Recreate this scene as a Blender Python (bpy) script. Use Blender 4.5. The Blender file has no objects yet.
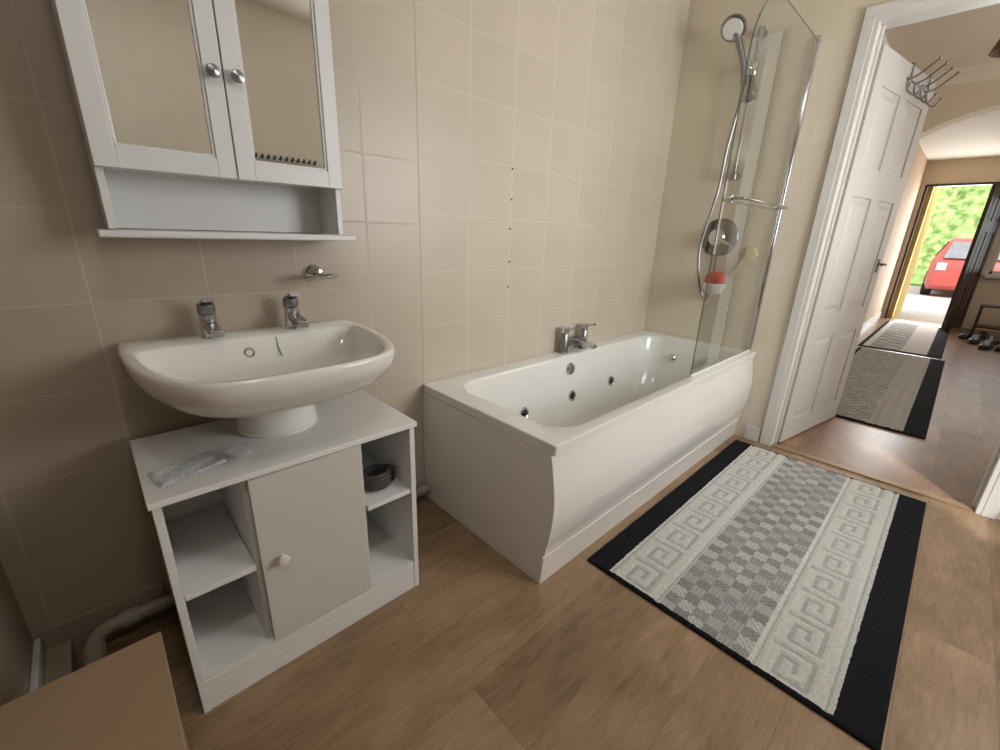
import bpy, bmesh, math, random
from mathutils import Vector, Matrix
random.seed(7)
COL=bpy.context.scene.collection

# ---------------------------------------------------------------- materials
def new_mat(name):
    m=bpy.data.materials.new(name); m.use_nodes=True
    nt=m.node_tree; nt.nodes.clear()
    o=nt.nodes.new('ShaderNodeOutputMaterial'); b=nt.nodes.new('ShaderNodeBsdfPrincipled')
    nt.links.new(b.outputs[0],o.inputs[0])
    return m,nt,b
def s2l(c):
    f=lambda v:(v/12.92 if v<=.04045 else ((v+.055)/1.055)**2.4)
    return tuple(f(v/255.) for v in c)+(1,)
def mat(name,rgb,rough=.5,metal=0,var=.06,scale=8,bump=0,bscale=60,coat=0,spec=.5,stretch=None,trans=0):
    m,nt,b=new_mat(name); N=nt.nodes.new; L=nt.links.new
    tc=N('ShaderNodeTexCoord'); mp=N('ShaderNodeMapping'); L(tc.outputs['Object'],mp.inputs[0])
    if stretch: mp.inputs['Scale'].default_value=stretch
    nz=N('ShaderNodeTexNoise'); nz.inputs['Scale'].default_value=scale; nz.inputs['Detail'].default_value=4
    L(mp.outputs[0],nz.inputs[0])
    cr=N('ShaderNodeValToRGB'); c=s2l(rgb)
    cr.color_ramp.elements[0].color=tuple(max(0,v*(1-var)) for v in c[:3])+(1,)
    cr.color_ramp.elements[1].color=tuple(min(1,v*(1+var)) for v in c[:3])+(1,)
    cr.color_ramp.elements[0].position=.3; cr.color_ramp.elements[1].position=.7
    L(nz.outputs[0],cr.inputs[0]); L(cr.outputs[0],b.inputs['Base Color'])
    b.inputs['Roughness'].default_value=rough; b.inputs['Metallic'].default_value=metal
    b.inputs['Coat Weight'].default_value=coat; b.inputs['Specular IOR Level'].default_value=spec
    b.inputs['Transmission Weight'].default_value=trans
    if bump:
        n2=N('ShaderNodeTexNoise'); n2.inputs['Scale'].default_value=bscale; n2.inputs['Detail'].default_value=3
        L(mp.outputs[0],n2.inputs[0])
        bp=N('ShaderNodeBump'); bp.inputs['Strength'].default_value=bump; bp.inputs['Distance'].default_value=.004
        L(n2.outputs[0],bp.inputs['Height']); L(bp.outputs[0],b.inputs['Normal'])
    return m
def tile_mat(name,rgb,grout,ax,w,h,x0,z0,split=None,rgb2=None,w2=0,x02=0,z02=0,rough=.36,gw=.0042,gmix=.24,gmix2=.58):
    """ceramic tile wall; ax 0 uses x / 1 uses y as horizontal. split: beyond this coordinate the second layout."""
    m,nt,b=new_mat(name); N=nt.nodes.new; L=nt.links.new
    g=N('ShaderNodeNewGeometry'); sp=N('ShaderNodeSeparateXYZ'); L(g.outputs['Position'],sp.inputs[0])
    def M(op,a,bb=None,cl=False):
        n=N('ShaderNodeMath'); n.operation=op; n.use_clamp=cl
        for i,v in enumerate((a,bb)):
            if v is None: continue
            if isinstance(v,(int,float)): n.inputs[i].default_value=v
            else: L(v,n.inputs[i])
        return n.outputs[0]
    H=sp.outputs[ax]; Z=sp.outputs[2]
    def lines(src,o,s):
        t=M('DIVIDE',M('SUBTRACT',src,o),s)
        d=M('MULTIPLY',M('ABSOLUTE',M('SUBTRACT',M('FRACT',M('ADD',t,100.5)),.5)),s)
        return M('SUBTRACT',1,M('DIVIDE',d,gw,True),True), M('FLOOR',t)
    def layout(xo,zo,ww):
        a,ia=lines(H,xo,ww); c,ic=lines(Z,zo,h)
        return M('MAXIMUM',a,M('MULTIPLY',c,.7)), M('ADD',M('MULTIPLY',ia,13.7),M('MULTIPLY',ic,5.3))
    ln,idn=layout(x0,z0,w)
    gm=gmix
    if split is not None:
        l2,i2=layout(x02,z02,w2); s=M('GREATER_THAN',H,split)
        ln=M('ADD',M('MULTIPLY',ln,M('SUBTRACT',1,s)),M('MULTIPLY',l2,s))
        idn=M('ADD',M('MULTIPLY',idn,M('SUBTRACT',1,s)),M('MULTIPLY',i2,s))
        gm=M('ADD',gmix,M('MULTIPLY',s,gmix2-gmix))
    wn=N('ShaderNodeTexWhiteNoise'); wn.noise_dimensions='1D'; L(idn,wn.inputs['W'])
    nz=N('ShaderNodeTexNoise'); nz.inputs['Scale'].default_value=3; nz.inputs['Detail'].default_value=5; L(g.outputs['Position'],nz.inputs[0])
    f=M('ADD',M('MULTIPLY',wn.outputs[0],.2),M('MULTIPLY',nz.outputs[0],.8))
    def ramp(c):
        cr=N('ShaderNodeValToRGB'); c=s2l(c)
        cr.color_ramp.elements[0].color=tuple(v*.93 for v in c[:3])+(1,); cr.color_ramp.elements[1].color=tuple(min(1,v*1.05) for v in c[:3])+(1,)
        cr.color_ramp.elements[0].position=.25; cr.color_ramp.elements[1].position=.75
        L(f,cr.inputs[0]); return cr.outputs[0]
    base=ramp(rgb)
    if split is not None and rgb2:
        sm=N('ShaderNodeMapRange'); L(H,sm.inputs[0]); sm.inputs[1].default_value=.55; sm.inputs[2].default_value=split+.05  # tone blends darker to lighter, painting in the weaker light at left
        mx=N('ShaderNodeMix'); mx.data_type='RGBA'; L(sm.outputs[0],mx.inputs[0]); L(base,mx.inputs[6]); L(ramp(rgb2),mx.inputs[7]); base=mx.outputs[2]
    mx=N('ShaderNodeMix'); mx.data_type='RGBA'; L(M('MULTIPLY',ln,gm),mx.inputs[0]); L(base,mx.inputs[6]); mx.inputs[7].default_value=s2l(grout)
    out=mx.outputs[2]
    if split is not None:
        # darker open joint where the two tile layouts meet
        jd=M('SUBTRACT',1,M('DIVIDE',M('ABSOLUTE',M('SUBTRACT',H,split)),.004,True),True)
        m2=N('ShaderNodeMix'); m2.data_type='RGBA'; L(M('MULTIPLY',jd,.5),m2.inputs[0]); L(out,m2.inputs[6]); m2.inputs[7].default_value=s2l((120,104,86)); out=m2.outputs[2]
    L(out,b.inputs['Base Color'])
    L(M('ADD',rough,M('MULTIPLY',ln,.4)),b.inputs['Roughness'])
    bp=N('ShaderNodeBump'); bp.inputs['Strength'].default_value=.3; bp.inputs['Distance'].default_value=.003
    L(M('ADD',M('MULTIPLY',ln,-.6),M('MULTIPLY',nz.outputs[0],.6)),bp.inputs['Height']); L(bp.outputs[0],b.inputs['Normal'])
    return m
def wood_floor(name,cols,pw=1.15,ph=.19,rough=.4):
    m,nt,b=new_mat(name); N=nt.nodes.new; L=nt.links.new
    g=N('ShaderNodeNewGeometry')
    br=N('ShaderNodeTexBrick'); br.inputs['Scale'].default_value=1; br.inputs['Brick Width'].default_value=pw; br.inputs['Row Height'].default_value=ph
    br.inputs['Mortar Size'].default_value=.001; br.inputs['Mortar Smooth'].default_value=.3; br.offset=.37; br.offset_frequency=2
    br.inputs['Color1'].default_value=(0,0,0,1); br.inputs['Color2'].default_value=(1,1,1,1); br.inputs['Mortar'].default_value=(.5,.5,.5,1)
    mp0=N('ShaderNodeMapping'); mp0.inputs['Location'].default_value=(.62,.05,0)
    L(g.outputs['Position'],mp0.inputs[0]); L(mp0.outputs[0],br.inputs[0])
    ad=N('ShaderNodeVectorMath'); ad.operation='MULTIPLY_ADD'; L(br.outputs['Color'],ad.inputs[0]); ad.inputs[1].default_value=(7,5,3); L(g.outputs['Position'],ad.inputs[2])
    mp=N('ShaderNodeMapping'); mp.inputs['Scale'].default_value=(2.2,14,1); L(ad.outputs[0],mp.inputs[0])
    nz=N('ShaderNodeTexNoise'); nz.inputs['Scale'].default_value=3.2; nz.inputs['Detail'].default_value=11; nz.inputs['Roughness'].default_value=.7; nz.inputs['Distortion'].default_value=1.2
    L(mp.outputs[0],nz.inputs[0])
    mp2=N('ShaderNodeMapping'); mp2.inputs['Scale'].default_value=(1.6,3.2,1); L(ad.outputs[0],mp2.inputs[0])
    n2=N('ShaderNodeTexNoise'); n2.inputs['Scale'].default_value=2.6; n2.inputs['Detail'].default_value=6; L(mp2.outputs[0],n2.inputs[0])
    def M(op,a,bb):
        n=N('ShaderNodeMath'); n.operation=op
        for i,v in enumerate((a,bb)):
            if isinstance(v,(int,float)): n.inputs[i].default_value=v
            else: L(v,n.inputs[i])
        return n.outputs[0]
    sep=N('ShaderNodeSeparateColor'); L(br.outputs['Color'],sep.inputs[0])
    f=M('ADD',M('ADD',M('MULTIPLY',nz.outputs[0],.46),M('MULTIPLY',n2.outputs[0],.44)),M('MULTIPLY',sep.outputs[0],.16))
    cr=N('ShaderNodeValToRGB'); e=cr.color_ramp.elements
    e[0].color=s2l(cols[0]); e[0].position=.34; e[1].color=s2l(cols[2]); e[1].position=.73
    k=e.new(.53); k.color=s2l(cols[1]); L(f,cr.inputs[0])
    mx=N('ShaderNodeMix'); mx.data_type='RGBA'; L(M('MULTIPLY',br.outputs['Fac'],.4),mx.inputs[0]); L(cr.outputs[0],mx.inputs[6]); mx.inputs[7].default_value=s2l((76,58,43))
    L(mx.outputs[2],b.inputs['Base Color']); b.inputs['Roughness'].default_value=rough
    bp=N('ShaderNodeBump'); bp.inputs['Strength'].default_value=.2; bp.inputs['Distance'].default_value=.002
    L(nz.outputs[0],bp.inputs['Height']); L(bp.outputs[0],b.inputs['Normal'])
    return m
def glass_mat(name,tint=(.95,.97,.96),k=.35):
    m=bpy.data.materials.new(name); m.use_nodes=True; nt=m.node_tree; nt.nodes.clear(); N=nt.nodes.new; L=nt.links.new
    o=N('ShaderNodeOutputMaterial'); t=N('ShaderNodeBsdfTransparent'); t.inputs[0].default_value=tint+(1,)
    gl=N('ShaderNodeBsdfGlossy'); gl.inputs['Roughness'].default_value=.03
    fr=N('ShaderNodeFresnel'); fr.inputs[0].default_value=1.25; mx=N('ShaderNodeMixShader')
    mu=N('ShaderNodeMath'); mu.operation='MULTIPLY'; mu.inputs[1].default_value=k; L(fr.outputs[0],mu.inputs[0])
    L(mu.outputs[0],mx.inputs[0]); L(t.outputs[0],mx.inputs[1]); L(gl.outputs[0],mx.inputs[2]); L(mx.outputs[0],o.inputs[0])
    return m
def milky_mat(name):
    m=bpy.data.materials.new(name); m.use_nodes=True; nt=m.node_tree; nt.nodes.clear(); N=nt.nodes.new; L=nt.links.new
    o=N('ShaderNodeOutputMaterial'); t=N('ShaderNodeBsdfTransparent'); t.inputs[0].default_value=(1,1,1,1)
    p=N('ShaderNodeBsdfPrincipled'); p.inputs['Base Color'].default_value=s2l((222,224,228)); p.inputs['Roughness'].default_value=.15
    mx=N('ShaderNodeMixShader'); mx.inputs[0].default_value=.5
    L(t.outputs[0],mx.inputs[1]); L(p.outputs[0],mx.inputs[2]); L(mx.outputs[0],o.inputs[0]); return m
def foliage_mat(name):
    m,nt,b=new_mat(name); N=nt.nodes.new; L=nt.links.new
    g=N('ShaderNodeNewGeometry'); nz=N('ShaderNodeTexNoise'); nz.inputs['Scale'].default_value=5; nz.inputs['Detail'].default_value=8; L(g.outputs['Position'],nz.inputs[0])
    cr=N('ShaderNodeValToRGB'); e=cr.color_ramp.elements; e[0].color=s2l((100,128,62)); e[0].position=.36; e[1].color=s2l((178,200,126)); e[1].position=.64
    L(nz.outputs[0],cr.inputs[0]); L(cr.outputs[0],b.inputs['Base Color']); b.inputs['Roughness'].default_value=.8
    return m

WHITE_BATH=mat('bath_acrylic',(227,225,221),.14,var=.008,coat=.3)
PANEL=mat('bath_panel_gloss',(225,221,216),.12,var=.01,coat=.4)
CERAM=mat('basin_ceramic',(225,223,218),.12,var=.01,coat=.3)
WOODW=mat('white_woodgrain_board',(220,219,216),.45,var=.035,scale=9,stretch=(1,1,14),bump=.15,bscale=30)
WOODH=mat('white_woodgrain_top',(224,223,221),.42,var=.035,scale=9,stretch=(2,14,1),bump=.15,bscale=30)
DOORW=mat('cabinet_door_plain',(202,198,190),.4,var=.008)
CABW=mat('painted_white_cabinet',(216,216,215),.38,var=.012)
CHROME=mat('chrome',(205,205,208),.12,metal=1,var=.02)
CHROME_D=mat('brushed_chrome',(150,150,152),.3,metal=1,var=.05)
MIRROR=mat('mirror_glass',(226,225,222),.02,metal=1,var=.0)
GLASS=glass_mat('shower_glass'); GLASS_E=mat('glass_edge_green',(120,140,128),.1,var=.05)
CLEAR=milky_mat('milky_clear_plastic')
PLW=mat('white_plastic',(220,217,210),.4,var=.02)
PIPE=mat('cream_pipe_plastic',(166,156,140),.45,var=.04)
SKIRT=mat('dull_cream_skirting',(160,147,128),.5,var=.03)
TAN=mat('tan_board',(156,131,103),.5,var=.05,scale=5)
DARK=mat('black_rubber',(25,25,27),.6,var=.2)
DARKMET=mat('dark_jet_grille',(60,60,62),.3,metal=.8,var=.1)
TRIMW=mat('white_gloss_trim',(210,207,201),.35,var=.015)
DOORP=mat('white_door_paint',(190,187,181),.42,var=.015)
CEIL=mat('ceiling_paint',(228,222,210),.8,var=.02)
HALLW=mat('hall_wall_paint',(210,196,172),.8,var=.03)
HALLO=mat('hall_wall_peach',(200,171,140),.8,var=.04)
ROOMW=mat('bath_room_back_paint',(232,225,211),.6,var=.03)
T_BACK=tile_mat('beige_tiles_back',(172,159,142),(222,214,201),0,.24,.21,.72,.73,split=.93,rgb2=(198,185,168),w2=.235,x02=.93,z02=.77)  # darker basin-side tone stands in for less light reaching that end
T_END=tile_mat('cream_tiles_end',(216,204,184),(228,220,205),1,.235,.21,-.04,.77,gmix=.5)
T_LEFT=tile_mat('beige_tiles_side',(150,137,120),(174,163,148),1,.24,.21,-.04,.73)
FLOOR=wood_floor('oak_plank_vinyl',[(102,79,58),(142,116,88),(170,144,115)],rough=.4)
HFLOOR=wood_floor('hall_plank_laminate',[(92,66,50),(126,94,72),(156,124,98)],rough=.3)
BRASS=mat('brass_threshold',(150,126,96),.4,metal=.3,var=.1)

# ---------------------------------------------------------------- mesh helpers
class MB:
    def __init__(s): s.v=[];s.f=[];s.m=[]
    def add(s,vs,fs,m=0,M=None):
        o=len(s.v)
        s.v+= [tuple(M@Vector(v)) for v in vs] if M else [tuple(v) for v in vs]
        for f in fs: s.f.append([i+o for i in f]); s.m.append(m)
        return s
    def box(s,x0,x1,y0,y1,z0,z1,m=0,M=None):
        vs=[(x,y,z) for x in(x0,x1) for y in(y0,y1) for z in(z0,z1)]
        return s.add(vs,[(0,1,3,2),(4,6,7,5),(0,4,5,1),(2,3,7,6),(0,2,6,4),(1,5,7,3)],m,M)
    def loft(s,loops,m=0,cap0=False,cap1=False,M=None,closed=False):
        n=len(loops[0]);vs=[p for l in loops for p in l];fs=[]
        K=len(loops); R=K if closed else K-1
        for k in range(R):
            a=k*n;b=((k+1)%K)*n
            for i in range(n):
                j=(i+1)%n; fs.append((a+i,a+j,b+j,b+i))
        if cap0: fs.append(tuple(range(n))[::-1])
        if cap1: fs.append(tuple(range((K-1)*n,K*n)))
        return s.add(vs,fs,m,M)
    def lathe(s,prof,c=(0,0,0),axis=(0,0,1),N=32,m=0):
        ax=Vector(axis).normalized(); q=Vector((0,0,1)).rotation_difference(ax).to_matrix().to_4x4()
        M=Matrix.Translation(Vector(c))@q
        loops=[[(r*math.cos(2*math.pi*i/N),r*math.sin(2*math.pi*i/N),z) for i in range(N)] for r,z in prof]
        return s.loft(loops,m,prof[0][0]>1e-4,prof[-1][0]>1e-4,M)
    def tube(s,pts,r,N=12,m=0,smooth=True,sub=8,closed=False):
        P=[Vector(p) for p in pts]
        if smooth and len(P)>2: P=catmull(P,sub,closed)
        n=len(P);loops=[]
        t0=(P[1]-P[0]).normalized(); up=Vector((0,0,1)) if abs(t0.z)<.9 else Vector((1,0,0))
        nrm=(up-t0*up.dot(t0)).normalized(); prev=t0
        for i in range(n):
            if closed: t=(P[(i+1)%n]-P[i-1]).normalized()
            else: t=(P[min(i+1,n-1)]-P[max(i-1,0)]).normalized()
            nrm=(prev.rotation_difference(t)@nrm); nrm=(nrm-t*nrm.dot(t)).normalized(); prev=t
            bn=t.cross(nrm); rr=r(i/(n-1)) if callable(r) else r
            loops.append([P[i]+nrm*rr*math.cos(2*math.pi*k/N)+bn*rr*math.sin(2*math.pi*k/N) for k in range(N)])
        return s.loft(loops,m,not closed,not closed,closed=closed)
def catmull(P,sub=8,closed=False):
    out=[];n=len(P)
    segs=n if closed else n-1
    for i in range(segs):
        if closed: p0,p1,p2,p3=P[i-1],P[i],P[(i+1)%n],P[(i+2)%n]
        else: p0,p1,p2,p3=P[max(i-1,0)],P[i],P[i+1],P[min(i+2,n-1)]
        for k in range(sub):
            t=k/sub
            out.append(.5*((2*p1)+(-p0+p2)*t+(2*p0-5*p1+4*p2-p3)*t*t+(-p0+3*p1-3*p2+p3)*t**3))
    if not closed: out.append(P[-1])
    return out
def star(poly,c,N):
    out=[]
    for i in range(N):
        a=2*math.pi*i/N; d=(math.cos(a),math.sin(a)); best=None
        for k in range(len(poly)):
            p=poly[k];q=poly[(k+1)%len(poly)]
            ex,ey=q[0]-p[0],q[1]-p[1]; den=d[0]*ey-d[1]*ex
            if abs(den)<1e-12: continue
            wx,wy=p[0]-c[0],p[1]-c[1]
            t=(wx*ey-wy*ex)/den; u=(wx*d[1]-wy*d[0])/den
            if t>0 and -1e-9<=u<=1+1e-9 and (best is None or t<best): best=t
        out.append((c[0]+d[0]*best,c[1]+d[1]*best))
    return out
def rrect(cx,cy,hx,hy,r,z,m=8,n=6):
    P=[]
    cs=[(cx+hx-r,cy+hy-r,0),(cx-hx+r,cy+hy-r,90),(cx-hx+r,cy-hy+r,180),(cx+hx-r,cy-hy+r,270)]
    for k,(x,y,a0) in enumerate(cs):
        for i in range(m+1):
            a=math.radians(a0+90*i/m); P.append((x+r*math.cos(a),y+r*math.sin(a),z))
        x2,y2,a2=cs[(k+1)%4]; a=math.radians(a2)
        e=(x2+r*math.cos(a),y2+r*math.sin(a)); s0=P[-1]
        for i in range(1,n): P.append((s0[0]+(e[0]-s0[0])*i/n,s0[1]+(e[1]-s0[1])*i/n,z))
    return P
def build(name,mb,mats,parent=None,smooth=True,bevel=0,seg=2,angle=35,label=None,category=None,kind=None,group=None,sub=0):
    if not isinstance(mats,(list,tuple)): mats=[mats]
    vs=[Vector(v) for v in mb.v]
    lo=Vector([min(v[i] for v in vs) for i in range(3)]);hi=Vector([max(v[i] for v in vs) for i in range(3)])
    c=Vector(((lo.x+hi.x)/2,(lo.y+hi.y)/2,(lo.z+hi.z)/2 if parent else lo.z))
    me=bpy.data.meshes.new(name); me.from_pydata([v-c for v in vs],[],mb.f)
    for mm in mats: me.materials.append(mm)
    for p,i in zip(me.polygons,mb.m): p.material_index=i
    bm=bmesh.new(); bm.from_mesh(me); bmesh.ops.recalc_face_normals(bm,faces=bm.faces); bm.to_mesh(me); bm.free()
    if smooth:
        for p in me.polygons: p.use_smooth=True
        me.set_sharp_from_angle(angle=math.radians(angle))
    ob=bpy.data.objects.new(name,me); COL.objects.link(ob); ob.location=c
    if parent:
        ob.parent=parent; ob.matrix_parent_inverse=Matrix.Translation(-parent.location)
    if bevel:
        md=ob.modifiers.new('bevel','BEVEL'); md.width=bevel; md.segments=seg; md.limit_method='ANGLE'; md.angle_limit=math.radians(40)
    if label: ob['label']=label
    if category: ob['category']=category
    if kind: ob['kind']=kind
    if group: ob['group']=group
    return ob
def thing(name,loc,label,category,group=None):
    e=bpy.data.objects.new(name,None); e.location=loc; e.empty_display_size=.05; COL.objects.link(e)
    e['label']=label; e['category']=category
    if group: e['group']=group
    return e
def bx(*a,**k): return MB().box(*a,**k)
def struct(name,mb,m,bevel=0,**k): return build(name,mb,m,kind='structure',smooth=False,bevel=bevel,**k)

# ---------------------------------------------------------------- room shell
XE=2.73; YF=-2.35; XL=-.28; ZC=2.45
struct('floor',bx(XL-.1,XE+.02,YF-.1,.1,-.06,0),FLOOR)
struct('ceiling',bx(XL-.1,XE+.1,YF-.1,.1,ZC,ZC+.08),CEIL)
struct('wall_back',bx(XL-.1,XE+.1,0,.1,0,ZC),T_BACK)
struct('wall_left',bx(XL-.1,XL,YF,0,0,ZC),T_LEFT)
D0,D1,DZ=-.895,-1.72,2.06
mb=MB().box(XE,XE+.1,D0+.02,0,0,ZC).box(XE,XE+.1,YF,D1-.02,0,ZC).box(XE,XE+.1,D1-.02,D0+.02,DZ+.02,ZC)
struct('wall_right',mb,T_END)
WX0,WX1,WZ0,WZ1=1.50,2.55,.95,2.0
mb=MB().box(XL,WX0,YF-.1,YF,0,ZC).box(WX1,XE,YF-.1,YF,0,ZC).box(WX0,WX1,YF-.1,YF,0,WZ0).box(WX0,WX1,YF-.1,YF,WZ1,ZC)
struct('wall_front',mb,ROOMW)
mb=MB().box(WX0,WX1,YF-.08,YF-.03,WZ0,WZ0+.05).box(WX0,WX1,YF-.08,YF-.03,WZ1-.05,WZ1).box(WX0,WX0+.05,YF-.08,YF-.03,WZ0,WZ1).box(WX1-.05,WX1,YF-.08,YF-.03,WZ0,WZ1).box(2.0,2.04,YF-.08,YF-.03,WZ0,WZ1)
struct('window_1',mb,TRIMW,bevel=.004)
struct('baseboard_left',bx(XL,XL+.014,YF,-.001,0,.09),TRIMW,bevel=.003)
struct('baseboard_right',bx(XE-.012,XE,-.825,-.745,0,.09),TRIMW,bevel=.003)
struct('baseboard_back',bx(XL+.015,-.01,-.012,-.001,0,.11),SKIRT,bevel=.002)
mb=MB()
mb.box(XE,XE+.1,D0,D0+.02,0,DZ).box(XE,XE+.1,D1-.02,D1,0,DZ).box(XE,XE+.1,D1-.02,D0+.02,DZ,DZ+.02)
mb.box(XE+.045,XE+.06,D0-.012,D0,0,DZ).box(XE+.045,XE+.06,D1,D1+.012,0,DZ)
struct('trim_1',mb,TRIMW,bevel=.003)
def arch(x0,x1,n):
    mb=MB(); w=.062
    for (a,b,d) in ((0,w,0),(w*.3,w,.003)):
        xa,xb=(x0-d,x1) if x1<=XE else (x0,x1+d)
        mb.box(xa,xb,D0+a,D0+b,0,DZ+a).box(xa,xb,D1-b,D1-a,0,DZ+a).box(xa,xb,D1-b,D0+b,DZ+a,DZ+b)
    struct(n,mb,TRIMW,bevel=.003)
arch(XE-.014,XE,'trim_2'); arch(XE+.1,XE+.114,'trim_3')
struct('trim_4',bx(XE-.005,XE+.045,D1,D0,0,.007),BRASS,bevel=.003)

# hall
HX=9.6; HL=-.62; HR=-3.1; HZ=2.38
struct('floor_hall',bx(XE+.02,HX+.1,HR,HL,-.06,0),HFLOOR)
struct('ceiling_hall',bx(XE+.1,HX+.1,HR,HL+.1,HZ,HZ+.08),CEIL)
struct('wall_hall_left',bx(XE+.1,HX,HL,HL+.1,0,HZ),HALLO)
struct('wall_hall_right',bx(XE+.1,HX,HR-.1,HR,0,HZ),HALLW)
struct('wall_hall_near',bx(XE+.1,XE+.2,HR,YF,0,HZ),HALLW)
FD0,FD1,FZ=-.68,-1.58,2.05; FW0,FW1,FWZ0,FWZ1=-1.66,-2.65,.80,1.9
mb=MB().box(HX,HX+.1,FD0,HL+.1,0,HZ).box(HX,HX+.1,FD1,FD0,FZ,HZ).box(HX,HX+.1,FW0,FD1,0,HZ).box(HX,HX+.1,FW1,FW0,0,FWZ0).box(HX,HX+.1,FW1,FW0,FWZ1,HZ).box(HX,HX+.1,HR-.1,FW1,0,HZ)
struct('wall_hall_far',mb,HALLW)
DKW=mat('dark_stained_wood',(44,30,26),.4,var=.2,scale=6,stretch=(4,4,.6))
mb=MB().box(HX-.02,HX+.08,FD0-.03,FD0,0,FZ).box(HX-.02,HX+.08,FD1,FD1+.03,0,FZ).box(HX-.02,HX+.08,FD1,FD0,FZ-.03,FZ)
struct('trim_5',mb,DKW,bevel=.004)
mb=MB().box(HX,HX+.06,FW1,FW0,FWZ0,FWZ0+.05).box(HX,HX+.06,FW1,FW0,FWZ1-.05,FWZ1).box(HX,HX+.06,FW0-.035,FW0,FWZ0,FWZ1).box(HX,HX+.06,FW1,FW1+.05,FWZ0,FWZ1).box(HX,HX+.06,-2.20,-2.15,FWZ0,FWZ1).box(HX-.10,HX,FW1-.05,FW0+.03,FWZ0-.05,FWZ0)
struct('window_2',mb,TRIMW,bevel=.004)
ax0,ax1=5.0,5.18; yl,yr=-.80,-2.6; yc=(yl+yr)/2; hw=(yl-yr)/2; zs,rise=1.76,.40
n=24; arcp=[(yc+hw*math.cos(math.pi*i/n), zs+rise*(max(0,math.sin(math.pi*i/n)))**.8) for i in range(n+1)]
mb=MB(); vs=[];fs=[]
for x in(ax0,ax1):
    for (y,z) in arcp: vs.append((x,y,z))
    for (y,z) in arcp: vs.append((x,y,HZ))
m=n+1
for i in range(n):
    a=i;b=i+1
    fs+= [(a,b,m+b,m+a),(2*m+a,3*m+a,3*m+b,2*m+b),(a,2*m+a,2*m+b,b),(m+a,m+b,3*m+b,3*m+a)]
mb.add(vs,fs)
mb.box(ax0,ax1,yl,HL,0,HZ).box(ax0,ax1,HR,yr,0,HZ)
struct('wall_hall_arch',mb,mat('arch_cream_paint',(222,213,193),.8,var=.02))
mb=MB()
prof=[(0,0),(0,-.09),(-.03,-.085),(-.07,-.05),(-.09,0)]
mb.loft([[(XE+.1,HL+y,HZ+z) for y,z in prof],[(ax0,HL+y,HZ+z) for y,z in prof]],0,True,True)
mb.loft([[(ax0+y,HR,HZ+z) for y,z in prof],[(ax0+y,HL,HZ+z) for y,z in prof]],0,True,True)
struct('trim_6',mb,CEIL)
struct('baseboard_hall',MB().box(XE+.2,ax0,HL-.014,HL,0,.1).box(ax1,HX,HL-.014,HL,0,.1),TRIMW,bevel=.003)

# open six-panel door
W,HH,T=.80,1.985,.036
hinge=Vector((XE+.075,-.90,.008)); ang=math.atan2(-.135,.79)
MD=Matrix.Translation(hinge)@Matrix.Rotation(ang,4,'Z')
def sixpanel(W,HH,T,cols=2,rows=((.13,.62),(.76,1.36),(1.50,1.84)),M=None,st=.095,mid=.09,dep=.008):
    mb=MB(); core=T/2-dep
    mb.box(0,W,-core,core,0,HH,M=M)
    pw=(W-2*st-(cols-1)*mid)/cols
    for sgn in(-1,1):
        y0,y1=(core,T/2) if sgn>0 else (-T/2,-core)
        for c in range(cols+1):
            xa=0 if c==0 else st+c*pw+(c-1)*mid; xb=(st if c==0 else (W if c==cols else xa+mid))
            mb.box(xa,xb,y0,y1,0,HH,M=M)
        zz=[0]+[z for r in rows for z in r]+[HH]
        for k in range(0,len(zz),2):
            for c in range(cols):
                xa=st+c*(pw+mid); mb.box(xa,xa+pw,y0,y1,zz[k],zz[k+1],M=M)
        for (za,zb) in rows:
            for c in range(cols):
                xa=st+c*(pw+mid); i1,i2=.018,.045
                yo=sgn*core; yi=sgn*(T/2-.001)
                A=[(xa+i1,yo,za+i1),(xa+pw-i1,yo,za+i1),(xa+pw-i1,yo,zb-i1),(xa+i1,yo,zb-i1)]
                B=[(xa+i2,yi,za+i2),(xa+pw-i2,yi,za+i2),(xa+pw-i2,yi,zb-i2),(xa+i2,yi,zb-i2)]
                mb.loft([A,B],0,False,True,M=M)
    return mb
d1=struct('door_1',sixpanel(W,HH,T,M=MD,dep=.007),DOORP)
d1['label']='open white six-panel door folded back into the hall'; d1['category']='door'
HMET=mat('antique_handle',(96,84,72),.35,metal=.8,var=.15)
mb=MB()
for s in(-1,1):
    mb.box(W-.075,W-.05,s*T/2,s*(T/2+.004),.97,1.05,M=MD)
    h=[MD@Vector(p) for p in ((W-.0625,s*(T/2),1.02),(W-.0625,s*(T/2+.035),1.02),(W-.085,s*(T/2+.04),1.02),(W-.13,s*(T/2+.038),1.018))]
    mb.tube(h,.006,10)
hd=build('handle',mb,HMET,label='dark metal lever handle'); hd.parent=d1; hd.matrix_parent_inverse=Matrix.Translation(-d1.location)

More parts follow.
